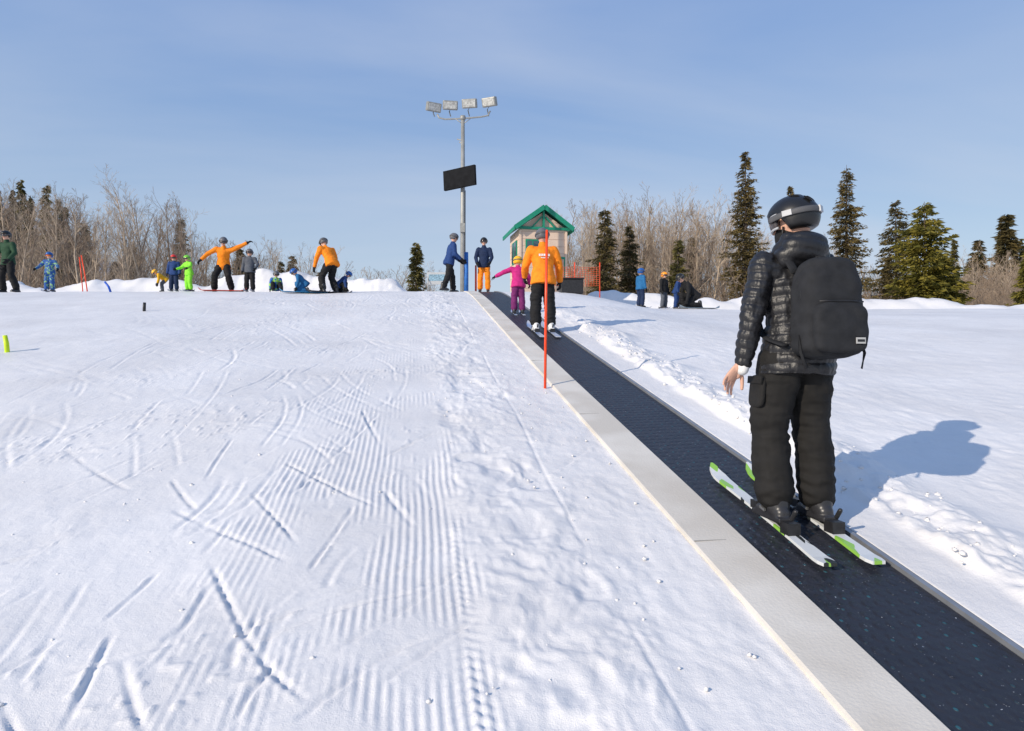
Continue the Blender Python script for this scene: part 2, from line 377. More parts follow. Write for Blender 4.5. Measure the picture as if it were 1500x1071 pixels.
# ---------------------------------------------------------------- people
SKIN=mat('skin',(.62,.36,.26),.5,.06,12,.1,200,spec=.35)
HAIR=mat('hair',(.06,.035,.02),.5)
EYEW=mat('eye',(.03,.02,.02),.2)
LIP=mat('lips',(.42,.16,.13),.5)
def cloth(name,c,rough=.75,var=.12): return mat(name,c,rough,var,14,.35,260,spec=.25)
BLACK=cloth('black_fabric',(.012,.012,.013))
ORANGE=cloth('orange_fabric',(.86,.24,.012))
def hand(wr,dr,nr,td,s=1.0,thick=1.0,curl=.3,spread=.08):
    """wr wrist, dr finger direction, nr palm normal, td thumb side direction"""
    wr=np.array(wr,float); dr=nrm(dr); nr=nrm(np.array(nr,float)-dr*np.dot(nr,dr)); t=nrm(np.cross(dr,nr)); 
    if np.dot(t,td)<0: t=-t
    P=[]
    P.append(capsule(wr-dr*.02*s,wr+dr*.02*s,.024*s*thick,.026*s*thick,1.15,.8,ref=t,seg=12))
    P.append(capsule(wr+dr*.02*s,wr+dr*.072*s,.026*s*thick,.030*s*thick,1.30,.52,ref=t,seg=14))
    P.append(capsule(wr+dr*.02*s+t*.016*s+nr*.006*s,wr+dr*.05*s+t*.026*s+nr*.006*s,.016*s*thick,.014*s*thick,seg=10))
    for k,(off,L,r) in enumerate([(.031,.072,.0086),(.0105,.080,.0088),(-.0105,.074,.0084),(-.030,.058,.0074)]):
        a=np.array(wr+dr*.078*s+t*off*s); ang=curl*(.5+.12*k); dd=nrm(dr+t*(off/.03)*spread)
        for j,fr in enumerate((.45,.31,.24)):
            v=dd*math.cos(ang)+nr*math.sin(ang); b=a+v*L*fr*s
            r0=r*s*thick*(1-.10*j); P.append(capsule(a,b,r0,r0*.92,ref=t,seg=10)); a=b; ang+=curl*(.9-.1*j)
    a=wr+dr*.022*s+t*.03*s; v=nrm(dr*.62+t*.62+nr*.35)
    for j,(l,r) in enumerate(((.034,.0115),(.030,.0105),(.024,.0092))):
        b=a+v*l*s; P.append(capsule(a,b,r*s*thick,r*.93*s*thick,ref=nr,seg=10)); a=b; v=nrm(v*.85+dr*.3+nr*.08)
    return P
def helmet_mesh(c,R,s=1.0):
    V,F=ellips((0,0,0),(.118*s,.142*s,.128*s),seg=28,rings=18); out=[]
    for p in V:
        x,y,z=p
        t=min(1,max(0,(y+.0*s)/(.06*s))); cut=-.075*s*(1-t)+.028*s*t
        if z<cut:
            k=.93; x*=k;y*=k; z=cut
        out.append(np.array(c)+R@np.array([x,y,z]))
    return out,F
def person(name,x,y,h,head=0,skin_voxel=.02,jacket=BLACK,pants=BLACK,helmet=BLACK,boots=None,gloves=BLACK,lens=None,
           lean=0.05,side=0,hz=.92,hy=0,kL=(-.12,.05,.50),aL=(-.13,0,.10),kR=(.12,.05,.50),aR=(.13,0,.10),
           armL=((-.25,.0,-1),(-.1,.25,-1)),armR=((.25,.0,-1),(.1,.25,-1)),hyaw=0,hpitch=0,skis=0,zoff=0,bulk=1.0,pbulk=1.0,helm=True,folds=.014,puffy=False,bare_left=False,extra=None,child=False,slope=0.0,bigh=1.0,skimat=None,tail=.48,tipup=.07):
    sc=h/1.80; z0=ground(x,y)+zoff; e=empty(name,(x,y,z0),head,sc); vx=skin_voxel/sc
    lift0=.03 if skis else 0
    pel=np.array([0,hy,hz+lift0]); Rm=rx(-lean)@ry_(side)
    U=lambda p: pel+Rm@np.array(p,float)
    sw=.185*bulk*(.92 if child else 1); shL=U((-sw,0,.46)); shR=U((sw,0,.46))
    eL=shL+nrm(armL[0])*.28; wL=eL+nrm(armL[1])*.25; eR=shR+nrm(armR[0])*.28; wR=eR+nrm(armR[1])*.25
    b=bulk
    lowt=loft([U((0,0,q)) for q in (-.13,-.12,-.04,.06,.16,.24)],[(a1*b,a2*b) for a1,a2 in ((.198,.160),(.206,.168),(.202,.166),(.182,.148),(.166,.130),(.15,.11))],[Rm[:,0]]*6,[Rm[:,1]]*6,22)
    J=[lowt,capsule(U((0,0,.16)),U((0,0,.36)),.148*b,.160*b,1.12,.82,ref=Rm[:,0]),
       capsule(U((-sw*.72,0,.43)),U((sw*.72,0,.43)),.088*b,.088*b,1,1.0),capsule(U((0,0,.44)),U((0,.01,.55)),.085,.074),
       capsule(shL,eL,.078*b,.064*b),capsule(eL,wL,.064*b,.050*b),capsule(shR,eR,.078*b,.064*b),capsule(eR,wR,.064*b,.050*b)]
    limbs=[(shL,eL),(eL,wL),(shR,eR),(eR,wR)]
    sd=int(abs(x*10))%60
    def fj(co):
        n=folds*fbm(co[:,0]*7,co[:,1]*7,co[:,2]*11,seed=sd,oct=2)
        if puffy:
            best=np.full(len(co),1e9); par=np.zeros(len(co))
            for i,(p,q) in enumerate(limbs):
                w=q-p; l=np.linalg.norm(w); w=w/l; t=np.clip((co-p)@w,0,l); dd=np.linalg.norm(co-p-np.outer(t,w),axis=1)
                mk=dd<best; best[mk]=dd[mk]; par[mk]=((co-p)@w)[mk]+(0 if i%2==0 else .28)
            arm=ss(.11,.09,best)*ss(.165,.185,np.abs(co[:,0]))
            ph1=par/.047+.30*vnoise(co[:,0]*8,co[:,1]*8,co[:,2]*8,seed=3); ph2=co[:,2]/.05+.25*vnoise(co[:,0]*8,co[:,1]*8,co[:,2]*8,seed=4)
            q1=np.abs(np.sin(math.pi*ph1))**.5; q2=np.abs(np.sin(math.pi*ph2))**.5
            n=n+.0095*(q1*arm+q2*(1-arm))-.007
            n=n+.0045*vnoise(co[:,0]*34,co[:,1]*34,co[:,2]*20,seed=6)+.002*vnoise(co[:,0]*80,co[:,1]*80,co[:,2]*40,seed=7)
        return n
    link(remesh(J,vx*(.7 if puffy else .8),2,fj,'jacket'),'jacket',jacket,e)
    kL,aL,kR,aR=[np.array(q,float)+(0,0,lift0) for q in (kL,aL,kR,aR)]
    hL=pel+np.array((-.086,0,-.03));hR=pel+np.array((.086,0,-.03))
    pb=1.0*b*pbulk
    PT=[capsule(pel+(-.05,0,-.02),pel+(.05,0,-.02),.118*b,.118*b,1,1),capsule(hL,kL,.108*pb,.088*pb),capsule(kL,aL+nrm(kL-aL)*.04,.088*pb,.088*pb),
        capsule(hR,kR,.108*pb,.088*pb),capsule(kR,aR+nrm(kR-aR)*.04,.088*pb,.088*pb)]
    def fp(co):
        n=folds*1.1*fbm(co[:,0]*8,co[:,1]*8,co[:,2]*14,seed=sd+9,oct=3)
        low=ss(.60,.2,co[:,2]); n=n+low*folds*.5*np.sin(co[:,2]*62+5*vnoise(co[:,0]*9,co[:,1]*9,co[:,2]*6,seed=1))*(.4+.6*vnoise(co[:,0]*5,co[:,1]*5,co[:,2]*5,seed=2))
        up=ss(.55,.75,co[:,2]); n=n+up*folds*.4*np.sin(co[:,2]*45+co[:,0]*30+3*vnoise(co[:,0]*6,co[:,1]*6,co[:,2]*6,seed=5))
        q=fbm(co[:,0]*10+1.5*vnoise(co[:,0]*4,co[:,1]*4,co[:,2]*4,seed=14),co[:,1]*10,co[:,2]*17,seed=sd+21,oct=2); n=n+folds*1.2*(.35-np.abs(q))*ss(.95,.75,co[:,2])
        knee=np.exp(-((co[:,2]-.52)/.10)**2)+1.2*np.exp(-((co[:,2]-.24)/.09)**2); n=n+folds*.6*knee*np.sin(co[:,2]*85+6*vnoise(co[:,0]*7,co[:,1]*7,co[:,2]*7,seed=31))*(.5+.5*vnoise(co[:,0]*11,co[:,1]*11,co[:,2]*3,seed=32))
        return n
    link(remesh(PT,vx,3,fp,'trousers'),'trousers',pants,e)
    # boots
    bm=boots or mat('ski_boot',(.03,.03,.033),.35)
    for nm,a in (('boot_l',aL),('boot_r',aR)):
        f=a.copy(); f[2]-=.055
        BP=[capsule(a+(0,-.01,.10),a+(0,-.03,-.03),.062,.060),capsule(f+(0,-.06,0),f+(0,.13,-.008),.048,.044,1.0,.9),boxg(f+(0,.03,-.032),(.088,.30,.03))]
        link(remesh(BP,max(.008,vx*.7),1,None,nm),nm,bm,e)
    # gloves / hands
    for nm,w,ar,tdx,bare in (('hand_l',wL,armL,1,bare_left),('hand_r',wR,armR,-1,False)):
        d=nrm(ar[1]); n=np.array((tdx*1.0,0,0)) if abs(d[0])<.8 else np.array((0,0,-1.))
        if bare: d=nrm((-.55,.16,-.80)); n=np.array((.2,-.85,-.45))
        P=hand(w+d*.032,d,n,(.7,.43,-.5) if bare else (0,1,.2),1.08 if bare else 1.12,1.0 if bare else 1.35,.30 if bare else .5,.22 if bare else .14)
        v,f=join(P)
        if bare: m2=remesh(P,.0032,2,None,nm)
        else: m2=mesh_from(v,f,nm)
        link(m2,nm,SKIN if bare else gloves,e)
        if not bare: link(mesh_from(*capsule(w-d*.03,w+d*.03,.05,.047),'cuff'),nm+'_cuff',gloves,e)
        else: link(remesh([capsule(w+nrm(ar[1])*.02,w+nrm(ar[1])*.045,.040,.037)],.006,1,None,'cuff'),'white_cuff',mat('white_cuff',(.72,.71,.69),.8),e)
    # head
    Rh=Rm@rz(hyaw)@rx(-hpitch); hc=U((0,.015,.70)) 
    T=lambda p: hc+Rh@np.array(p,float)
    g=bigh
    HP=[ellips(hc,(.074*g,.094*g,.108*g),Rh),capsule(T((0,.02,-.07)),T((0,.055,-.085)),.042,.030),capsule(T((0,.085,.005)),T((0,.108,-.022)),.010,.015),
        capsule(T((-.074,0,-.02)),T((-.078,-.005,.015)),.013,.015),capsule(T((.074,0,-.02)),T((.078,-.005,.015)),.013,.015),capsule(T((0,-.01,-.16)),T((0,0,-.05)),.052,.05)]
    link(remesh(HP,max(.007,vx*.45),2,None,'head'),'head',SKIN,e)
    ey=[ellips(T((sx*.032,.083,.008)),(.012,.010,.008),Rh,seg=10,rings=6) for sx in (-1,1)]
    link(mesh_from(*join(ey)),'eyes',EYEW,e)
    link(mesh_from(*capsule(T((-.018,.087,-.052)),T((.018,.087,-.052)),.007,.007)),'mouth',LIP,e)
    if helm:
        link(mesh_from(*helmet_mesh(T((0,-.005,.03)),Rh,g)),'helmet',helmet,e)
        L=lens or mat('goggle_lens',(.04,.03,.03),.12,spec=.8)
        pts=[T((.098*g*math.sin(a),.098*g*math.cos(a)+.008,.012)) for a in np.linspace(-1.05,1.05,11)]
        link(mesh_from(*tube(pts,.036,10,ry=.016,ref=Rh[:,2])),'goggles',L,e)
        pts=[T((.124*g*math.sin(a),.145*g*math.cos(a)-.005,.034-.01*math.cos(a))) for a in np.linspace(.75,2*math.pi-.75,26)]
        link(mesh_from(*tube(pts,.017,8,ry=.005,ref=Rh[:,2])),'goggle_strap',mat('strap',(.08,.08,.085),.6),e)
    else:
        link(mesh_from(*ellips(T((0,-.012,.03)),(.086,.102,.10),Rh)),'hair',HAIR,e)
    if skis:
        sm=skimat or mat('ski_top',(.55,.56,.58),.3,col2=(.15,.25,.5),scale=4)
        L=skis
        for nm,a in (('ski_l',aL),('ski_r',aR)):
            V=[];F=[]; n=30
            for i in range(n+1):
                t=i/n; yv=-tail*L+L*t; wd=.044-.012*math.sin(math.pi*min(1,t/.9))
                if t>.90: wd*=max(.15,math.sqrt(max(0,1-((t-.90)/.10)**2)))
                if t<.03: wd*=.75
                zz=.0+ tipup*max(0,(t-.86)/.14)**2 + .01*max(0,(.06-t)/.06)
                for sx,dz in ((-1,0),(1,0),(1,.016),(-1,.016)): V.append(np.array((a[0]+sx*wd,a[1]+yv+.02,a[2]-.125+dz+zz+slope*(yv+.02))))
            for i in range(n):
                for k in range(4): F.append((i*4+k,(i+1)*4+k,(i+1)*4+(k+1)%4,i*4+(k+1)%4))
            F.append((0,1,2,3));F.append((n*4+3,n*4+2,n*4+1,n*4))
            link(mesh_from(V,F,nm,False),nm,sm,e)
            BD=[boxg(a+(0,.17,-.085+slope*.17),(.075,.07,.045)),boxg(a+(0,-.15,-.085-slope*.15),(.07,.08,.06)),capsule(a+(0,-.17,-.06),a+(0,-.2,-.02),.012,.012)]
            link(mesh_from(*join(BD),nm,False),'binding',M_dark,e)
    if extra: extra(e,U,Rm,T,Rh,dict(shL=shL,shR=shR,pel=pel,kL=kL,aL=aL,kR=kR,aR=aR,hL=hL))
    return e

# ---- main figure
def ski_mat():
    m=bpy.data.materials.new('ski_topsheet'); m.use_nodes=True; nt=m.node_tree;N=nt.nodes;L=nt.links;b=N['Principled BSDF']; b.inputs['Roughness'].default_value=.3
    tc=N.new('ShaderNodeTexCoord'); mp=N.new('ShaderNodeMapping'); mp.inputs['Scale'].default_value=(22,8,1); mp.inputs['Rotation'].default_value=(0,0,.25); L.new(tc.outputs['Object'],mp.inputs['Vector'])
    n=N.new('ShaderNodeTexVoronoi'); n.inputs['Scale'].default_value=1.0; L.new(mp.outputs[0],n.inputs['Vector'])
    sp=N.new('ShaderNodeSeparateColor'); L.new(n.outputs['Color'],sp.inputs[0])
    cr=N.new('ShaderNodeValToRGB'); cr.color_ramp.interpolation='CONSTANT'; E=cr.color_ramp.elements
    E[0].position=0; E[0].color=(.66,.68,.68,1); E[1].position=.64; E[1].color=(.28,.55,.08,1)
    q=E.new(.76); q.color=(.68,.70,.70,1); q=E.new(.88); q.color=(.03,.035,.035,1)
    L.new(sp.outputs[0],cr.inputs[0]); L.new(cr.outputs[0],b.inputs['Base Color']); return m
PUFF=mat('puffer_nylon',(.013,.013,.015),.42,.15,10,.25,90,spec=.45)
PACK=mat('backpack_canvas',(.024,.025,.028),.8,.15,18,.5,400,spec=.2)
def main_extra(e,U,Rm,T,Rh,J):
    H=[capsule(U((-.09,-.07,.50)),U((.09,-.07,.50)),.062,.062),ellips(U((0,-.105,.545)),(.125,.07,.085),Rm),capsule(U((-.10,.02,.50)),U((-.07,-.06,.59)),.045,.045),capsule(U((.10,.02,.50)),U((.07,-.06,.59)),.045,.045),capsule(U((-.06,.09,.50)),U((.06,.09,.50)),.05,.05)]
    def fh(co): return .008*np.abs(np.sin(co[:,2]*55+co[:,0]*8))**.6+.006*fbm(co[:,0]*20,co[:,1]*20,co[:,2]*20,seed=2)
    link(remesh(H,.009,3,fh,'hood'),'hood',PUFF,e)
    bc=np.array((0.02,-.245,.195))
    def fb(co): return .008*fbm(co[:,0]*7,co[:,1]*7,co[:,2]*7,seed=70,oct=3)+.0025*np.sin(co[:,2]*60+5*vnoise(co[:,0]*7,co[:,1]*7,co[:,2]*7,seed=8))
    body=[ellips(U(bc),(.160,.110,.245),Rm,e=.5,seg=36,rings=24),ellips(U(bc+(0,.0,.18)),(.142,.10,.09),Rm,e=.65),ellips(U(bc+(0,.0,-.12)),(.170,.118,.13),Rm,e=.55)]
    link(remesh(body,.010,4,fb,'backpack'),'backpack_body',PACK,e)
    poc=[ellips(U(bc+(0,-.110,-.10)),(.138,.045,.125),Rm,e=.45,seg=36,rings=24)]
    link(remesh(poc,.008,3,fb,'pocket'),'backpack_pocket',PACK,e)
    zp=[U(bc+(-.118,-.128,.030)),U(bc+(-.05,-.133,.033)),U(bc+(.05,-.133,.033)),U(bc+(.118,-.128,.030))]
    link(mesh_from(*tube(zp,.004,6)),'pocket_zip',M_dark,e)
    arch=[U(bc+(.160*math.cos(a),-.035,.05+.205*math.sin(a))) for a in np.linspace(0,math.pi,18)]
    link(mesh_from(*tube(arch,.005,6)),'main_zip',M_dark,e)
    lp=[U(bc+(-.03,.06,.24)),U(bc+(-.02,.05,.285)),U(bc+(.02,.05,.285)),U(bc+(.03,.06,.24))]
    link(mesh_from(*tube(lp,.007,6,ry=.012)),'grab_loop',PACK,e)
    link(mesh_from(*boxg(U(bc+(.078,-.160,-.165)),(.050,.004,.030),Rm),'patch',False),'label_patch',mat('patch',(.42,.42,.41),.7),e)
    link(mesh_from(*boxg(U(bc+(.078,-.1625,-.165)),(.038,.002,.012),Rm),'patch2',False),'label_line',M_dark,e)
    for sx in (-1,1):
        pts=[U((sx*.095,-.16,.40)),U((sx*.11,-.11,.49)),U((sx*.12,-.02,.545)),U((sx*.125,.07,.50)),U((sx*.13,.145,.38)),U((sx*.155,.15,.24)),U((sx*.183,.08,.12)),U((sx*.19,-.03,.06)),U((sx*.15,-.15,.02))]
        P=[]
        for i in range(len(pts)-1):
            for t in (0,.33,.66): P.append(pts[i]*(1-t)+pts[i+1]*t)
        P.append(pts[-1]); 
        for _ in range(3): P=[P[0]]+[(P[i-1]+2*P[i]+P[i+1])/4 for i in range(1,len(P)-1)]+[P[-1]]
        link(mesh_from(*tube(P,.027,8,ry=.008,ref=(1,0,0))),'shoulder_strap',PACK,e)
        link(mesh_from(*tube([U(bc+(sx*.166,-.02,-.13)),U(bc+(sx*.175,-.05,-.22)),U(bc+(sx*.15,-.06,-.30))],.010,6,ry=.003)),'loose_strap',PACK,e)
    for sx in (-1,0,1):
        for k in range(2):
            a=-.3-.55*k; p=T((sx*.055,.0+.145*math.sin(a)*1,.03+.128*math.cos(a)*(1-.13*abs(sx))))
            link(mesh_from(*ellips(p,(.010,.028,.006),Rh@rx(-a)),'vent'),'helmet_vent',mat('vent',(.002,.002,.002),.9),e)
    clip=[boxg(T((-.124,-.01,.036)),(.012,.05,.03),Rh),boxg(T((.0,-.152,.045)),(.05,.012,.034),Rh)]
    link(mesh_from(*join(clip),'clip',False),'goggle_clip',mat('clip',(.40,.41,.43),.35),e)
    pts=[T((.105*math.sin(a),.103*math.cos(a)+.010,.013)) for a in np.linspace(-1.15,1.15,13)]
    v1=tube([p+Rh[:,2]*.037 for p in pts],.007,8); v2=tube([p-Rh[:,2]*.037 for p in pts],.007,8)
    link(mesh_from(*join([v1,v2])),'goggle_frame',mat('clip',(.40,.41,.43),.35),e)
    ch=[T((-.080,.03,-.02)),T((-.070,.045,-.075)),T((-.03,.06,-.112)),T((.03,.06,-.112)),T((.070,.045,-.075)),T((.080,.03,-.02))]
    link(mesh_from(*tube(ch,.008,6,ry=.003)),'chin_strap',M_dark,e)
    link(remesh([capsule(T((0,.02,-.13)),T((0,.035,-.065)),.078,.074)],.010,2,None,'gaiter'),'neck_gaiter',BLACK,e)
    kL=J['kL'];hL=J['hL']; c=hL*.50+kL*.50+np.array((-.105,.0,0))
    R2=ry_(.10)
    link(remesh([ellips(c,(.018,.075,.09),R2,e=.5)],.008,2,None,'cargo'),'cargo_pocket',MATS['main_trousers'],e)
    link(mesh_from(*boxg(c+(-.014,.0,.062),(.008,.15,.04),R2),'flap',False),'pocket_flap',MATS['main_trousers'],e)
    link(mesh_from(*boxg(c+(-.016,-.045,.062),(.004,.034,.008),R2),'logo',False),'trouser_logo',mat('logo',(.5,.5,.5),.5),e)
    for a in (J['aL'],J['aR']):
        for k,dz in enumerate((-.005,-.045)):
            link(mesh_from(*boxg(a+(-.057,.03,dz),(.012,.05,.014),rx(.25)),'buckle',False),'boot_buckle',mat('buckle',(.5,.5,.5),.3,metal=.8),e)
MT=mat('main_trousers',(.014,.0132,.0125),.75,.2,10,.4,300,spec=.25)
z_off=float(base(2.07,3.47))+.004-ground(2.07,3.47)
main=person('skier_with_backpack',2.075,3.47,1.80,head=0,skin_voxel=.0095,jacket=PUFF,pants=MT,helmet=mat('black_helmet',(.012,.012,.013),.35,spec=.5),
   lean=.03,hz=.93,kL=(-.135,.05,.52),aL=(-.125,.0,.115),kR=(.125,.06,.52),aR=(.125,.0,.115),armL=((-.30,-.08,-1),(-.14,.10,-1)),armR=((.35,.15,-1),(-.2,.7,-.8)),
   hyaw=.75,hpitch=.12,skis=1.30,zoff=z_off,bulk=1.0,pbulk=1.13,folds=.011,puffy=True,bare_left=True,extra=main_extra,slope=.198,skimat=ski_mat(),tail=.40,tipup=.045)

# ---- other people
def col(n,c): return cloth(n,c)
BLUE=col('blue_fabric',(.018,.05,.17)); NAVY=col('navy_fabric',(.012,.025,.07)); GREEN=col('dark_green_fabric',(.02,.06,.03)); NEON=col('neon_green',(.25,.75,.05))
PINK=col('magenta_fabric',(.50,.02,.18)); PURP=col('purple_fabric',(.16,.02,.12)); YEL=col('yellow_fabric',(.8,.42,.02)); GREY=col('grey_fabric',(.09,.1,.12)); TEAL=col('teal_fabric',(.02,.13,.30))
H_RED=mat('red_helmet',(.6,.03,.02),.3); H_GREY=mat('grey_helmet',(.12,.12,.13),.4); H_YEL=mat('yellow_helmet',(.85,.45,.02),.3); H_OR=mat('orange_helmet',(.9,.3,.02),.3); H_BL=mat('blue_helmet',(.02,.1,.35),.3); H_BK=mat('black_helmet2',(.015,.015,.015),.35); H_GN=mat('green_helmet',(.2,.6,.05),.3)
WB=mat('white_boot',(.7,.7,.7),.35)
PAT=mat('patterned_fabric',(.015,.08,.30),.7,scale=14,col2=(.25,.45,.2),contrast=(.54,.58))
LN=mat('lens_orange',(.6,.15,.03),.15)
pi=math.pi
def place(u,d): return B((u-750)/1000.0,d)
def P(name,u,d,h,**k):
    x,y=place(u,d)
    if 'on_belt' in k:
        k.pop('on_belt'); x=k.pop('bx'); k['zoff']=float(base(x,y))-ground(x,y)
    return person(name,x,y,h,head=k.pop('head',0),skin_voxel=k.pop('vox',.022),**k)
def back_print(e,U,Rm,T,Rh,J):
    Wm=mat('white_print',(.7,.7,.7),.6); pr=[]
    for i,(px,ww_) in enumerate(((-.085,.03),(-.045,.028),(-.005,.03),(.035,.026),(.072,.03))): pr.append(boxg(U((px,-.166,.34)),(ww_,.004,.038),Rm))
    pr.append(boxg(U((0,-.164,.295)),(.13,.004,.012),Rm)); link(mesh_from(*join(pr),'p',False),'back_print',Wm,e)
P('ski_instructor',795,10.7,1.66,vox=.013,on_belt=1,bx=2.02,jacket=ORANGE,pants=BLACK,helmet=H_GREY,boots=WB,skis=1.45,slope=.198,lean=.10,armL=((-.35,.3,-1),(.1,.8,-.6)),armR=((.35,.1,-1),(.15,.5,-.9)),bulk=1.08,aL=(-.13,0,.12),aR=(.13,0,.12),extra=back_print)
P('child_skier',757,13.1,1.10,vox=.016,on_belt=1,bx=2.0,jacket=PINK,pants=PURP,helmet=H_YEL,skis=1.0,slope=.198,lean=.12,armL=((-.9,.1,-.35),(-.9,.2,-.45)),armR=((.5,.2,-.8),(.2,.6,-.6)),bulk=1.15,bigh=1.3,child=True)
P('skier',709,20.0,1.62,jacket=NAVY,pants=ORANGE,helmet=H_BK,head=pi*.95,lean=.05,armL=((-.3,.2,-1),(.3,.5,-.8)),armR=((.3,.2,-1),(-.2,.5,-.8)))
P('skier',658,19.6,1.74,jacket=BLUE,pants=BLACK,helmet=H_GREY,head=-pi*.42,lean=.2,kL=(-.10,.12,.5),aL=(-.12,.16,.1),kR=(.1,-.05,.5),aR=(.12,-.22,.12),armL=((-.1,.3,-1),(0,.9,-.5)),armR=((.1,.1,-1),(0,.8,-.6)))
P('snowboard_instructor',482,18.3,1.70,vox=.018,jacket=ORANGE,pants=BLACK,helmet=H_GREY,head=.75,lean=.55,hz=.86,hy=-.12,kL=(-.17,.12,.46),aL=(-.22,-.02,.1),kR=(.15,.1,.46),aR=(.2,-.05,.1),armL=((-.3,.25,-1),(0,.4,-1)),armR=((.5,.1,-.9),(.1,.3,-1)),bulk=1.08)
P('snowboard_instructor',326,19.4,1.68,vox=.018,jacket=ORANGE,pants=BLACK,helmet=H_GREY,head=pi,lean=.38,side=-.1,hz=.84,hy=-.1,kL=(-.2,.14,.46),aL=(-.26,.0,.1),kR=(.2,.12,.46),aR=(.24,-.02,.1),armL=((-.95,.1,.42),(-.9,.1,.45)),armR=((.85,.15,-.55),(.7,.2,-.75)),bulk=1.08)
P('skier_in_green',12,19.3,1.76,jacket=GREEN,pants=BLACK,helmet=H_BK,head=pi*.9,lean=.08,kL=(-.2,.1,.5),aL=(-.28,.0,.1),kR=(.17,.05,.5),aR=(.25,-.08,.1),armL=((-.4,.1,-1),(.2,.6,-.8)),armR=((.4,.1,-1),(.1,.6,-.8)))
kid=dict(bulk=1.18,bigh=1.3,child=True,vox=.018)
P('child_skier',73,19.2,1.10,jacket=PAT,pants=PAT,helmet=H_BL,lens=LN,head=pi,skis=.9,armL=((-.6,.2,-.8),(-.3,.6,-.5)),armR=((.6,.2,-.8),(.3,.6,-.5)),**kid)
P('child_skier',238,19.8,.85,jacket=YEL,pants=GREY,helmet=H_YEL,head=pi*.6,lean=.9,hz=.75,hy=-.15,**kid)
P('child_skier',255,19.3,1.02,jacket=BLUE,pants=NAVY,helmet=H_RED,head=pi,skis=.9,**kid)
P('child_skier',277,19.2,1.00,jacket=NEON,pants=NEON,helmet=H_GN,head=pi*.8,skis=.9,lean=.15,armL=((-.6,.4,-.6),(-.2,.8,-.4)),armR=((.5,.4,-.7),(.2,.8,-.3)),**kid)
P('child_skier',366,19.5,1.20,jacket=GREY,pants=BLACK,helmet=H_GREY,head=pi,skis=1.0,armL=((-.5,.2,-.9),(.2,.6,-.7)),**kid)
sit=dict(hz=.22,hy=-.1,kL=(-.18,.22,.42),aL=(-.2,.48,.1),kR=(.18,.22,.42),aR=(.2,.48,.1),lean=.35)
P('child_sitting',404,19.3,1.0,jacket=mat('green_blue_jacket',(.02,.12,.4),.7,scale=6,col2=(.3,.6,.1),contrast=(.47,.53)),pants=BLACK,helmet=H_GREY,head=pi*1.1,**sit,**kid)
kneel=dict(hz=.42,hy=-.12,kL=(-.15,.2,.12),aL=(-.15,-.22,.1),kR=(.15,.25,.45),aR=(.17,.15,.1),lean=.75)
P('child_crouching',443,18.2,1.05,jacket=TEAL,pants=TEAL,helmet=H_BL,head=pi*.55,**kneel,**kid)
P('child_crouching',500,18.6,.95,jacket=BLUE,pants=BLACK,helmet=H_BL,head=-pi*.5,**kneel,**kid)
P('child_skier',938,21.0,1.20,jacket=TEAL,pants=NAVY,helmet=H_BL,head=-pi*.4,skis=1.0,**kid)
P('child_skier',972,20.8,1.10,jacket=BLACK,pants=GREY,helmet=H_OR,head=-pi*.8,skis=.9,**kid)
P('skier_crouching',1012,20.4,1.72,jacket=BLACK,pants=BLACK,helmet=H_BK,head=pi*.5,vox=.018,**{**kneel,'lean':.7})
P('child_skier',990,21.0,1.05,jacket=BLUE,pants=BLUE,helmet=H_GREY,head=-pi*.7,lean=.3,armL=((-.6,.4,-.6),(-.2,.8,-.4)),**kid)
def board(u,d,ang,col_):
    x,y=place(u,d); V=[];F=[]; n=20; L=1.3
    for i in range(n+1):
        t=i/n*2-1; w=.13*(1-.12*math.cos(t*1.5))*(math.sqrt(max(.02,1-max(0,(abs(t)-.8)/.2)**2))); z=.08*max(0,(abs(t)-.8)/.2)**2
        V+=[(t*L/2,-w,z),(t*L/2,w,z),(t*L/2,w,z+.015),(t*L/2,-w,z+.015)]
    for i in range(n):
        for k in range(4): F.append((i*4+k,(i+1)*4+k,(i+1)*4+(k+1)%4,i*4+(k+1)%4))
    F+=[(3,2,1,0),(n*4,n*4+1,n*4+2,n*4+3)]
    link(mesh_from(V,F,'b',False),'snowboard',col_,None,(x,y,ground(x,y)+.02),(0,0,ang))
board(326,19.2,0,mat('board_red',(.5,.05,.03),.3)); board(482,18.15,.5,mat('board_black',(.03,.03,.04),.3)); board(1025,20.2,.1,mat('board_grey',(.15,.2,.25),.3)); board(447,18.0,.2,mat('board_blue',(.03,.2,.4),.3))

# ---------------------------------------------------------------- poles, markers, sign, fence
def pole(name,u,d,h,r,m,tilt=(0,0),xy=None):
    x,y=xy or place(u,d); z=ground(x,y)
    link(mesh_from(*tube([(0,0,-.15),(tilt[0]*.5,tilt[1]*.5,h*.5),(tilt[0],tilt[1],h)],[r,r,r*.9],10)),name,m,None,(x,y,z))
RED=mat('orange_red_pole',(.85,.07,.015),.35,.1,15)
pole('bamboo_marker_pole',0,0,1.62,.0145,RED,(.02,0),xy=(1.335,6.86))
pole('slalom_pole',129,19.0,1.02,.016,RED,(-.22,.1)); pole('slalom_pole',122,19.4,1.0,.014,RED,(-.15,.1))
pole('blue_marker_pole',165,18.6,.28,.03,mat('blue_pole',(.02,.1,.5),.4),(-.2,.0))
pole('yellow_marker_stub',12,9.0,.22,.03,mat('neon_yellow',(.6,.8,.02),.5),(-.04,0)); pole('black_marker_stub',211,13.4,.17,.03,M_dark,(.01,0))
pole('padded_blue_post',683,19.8,1.15,.065,mat('blue_pad',(.03,.16,.5),.6),(0,0)); 
pole('orange_marker_post',697,20.2,.8,.03,RED,(0,0))

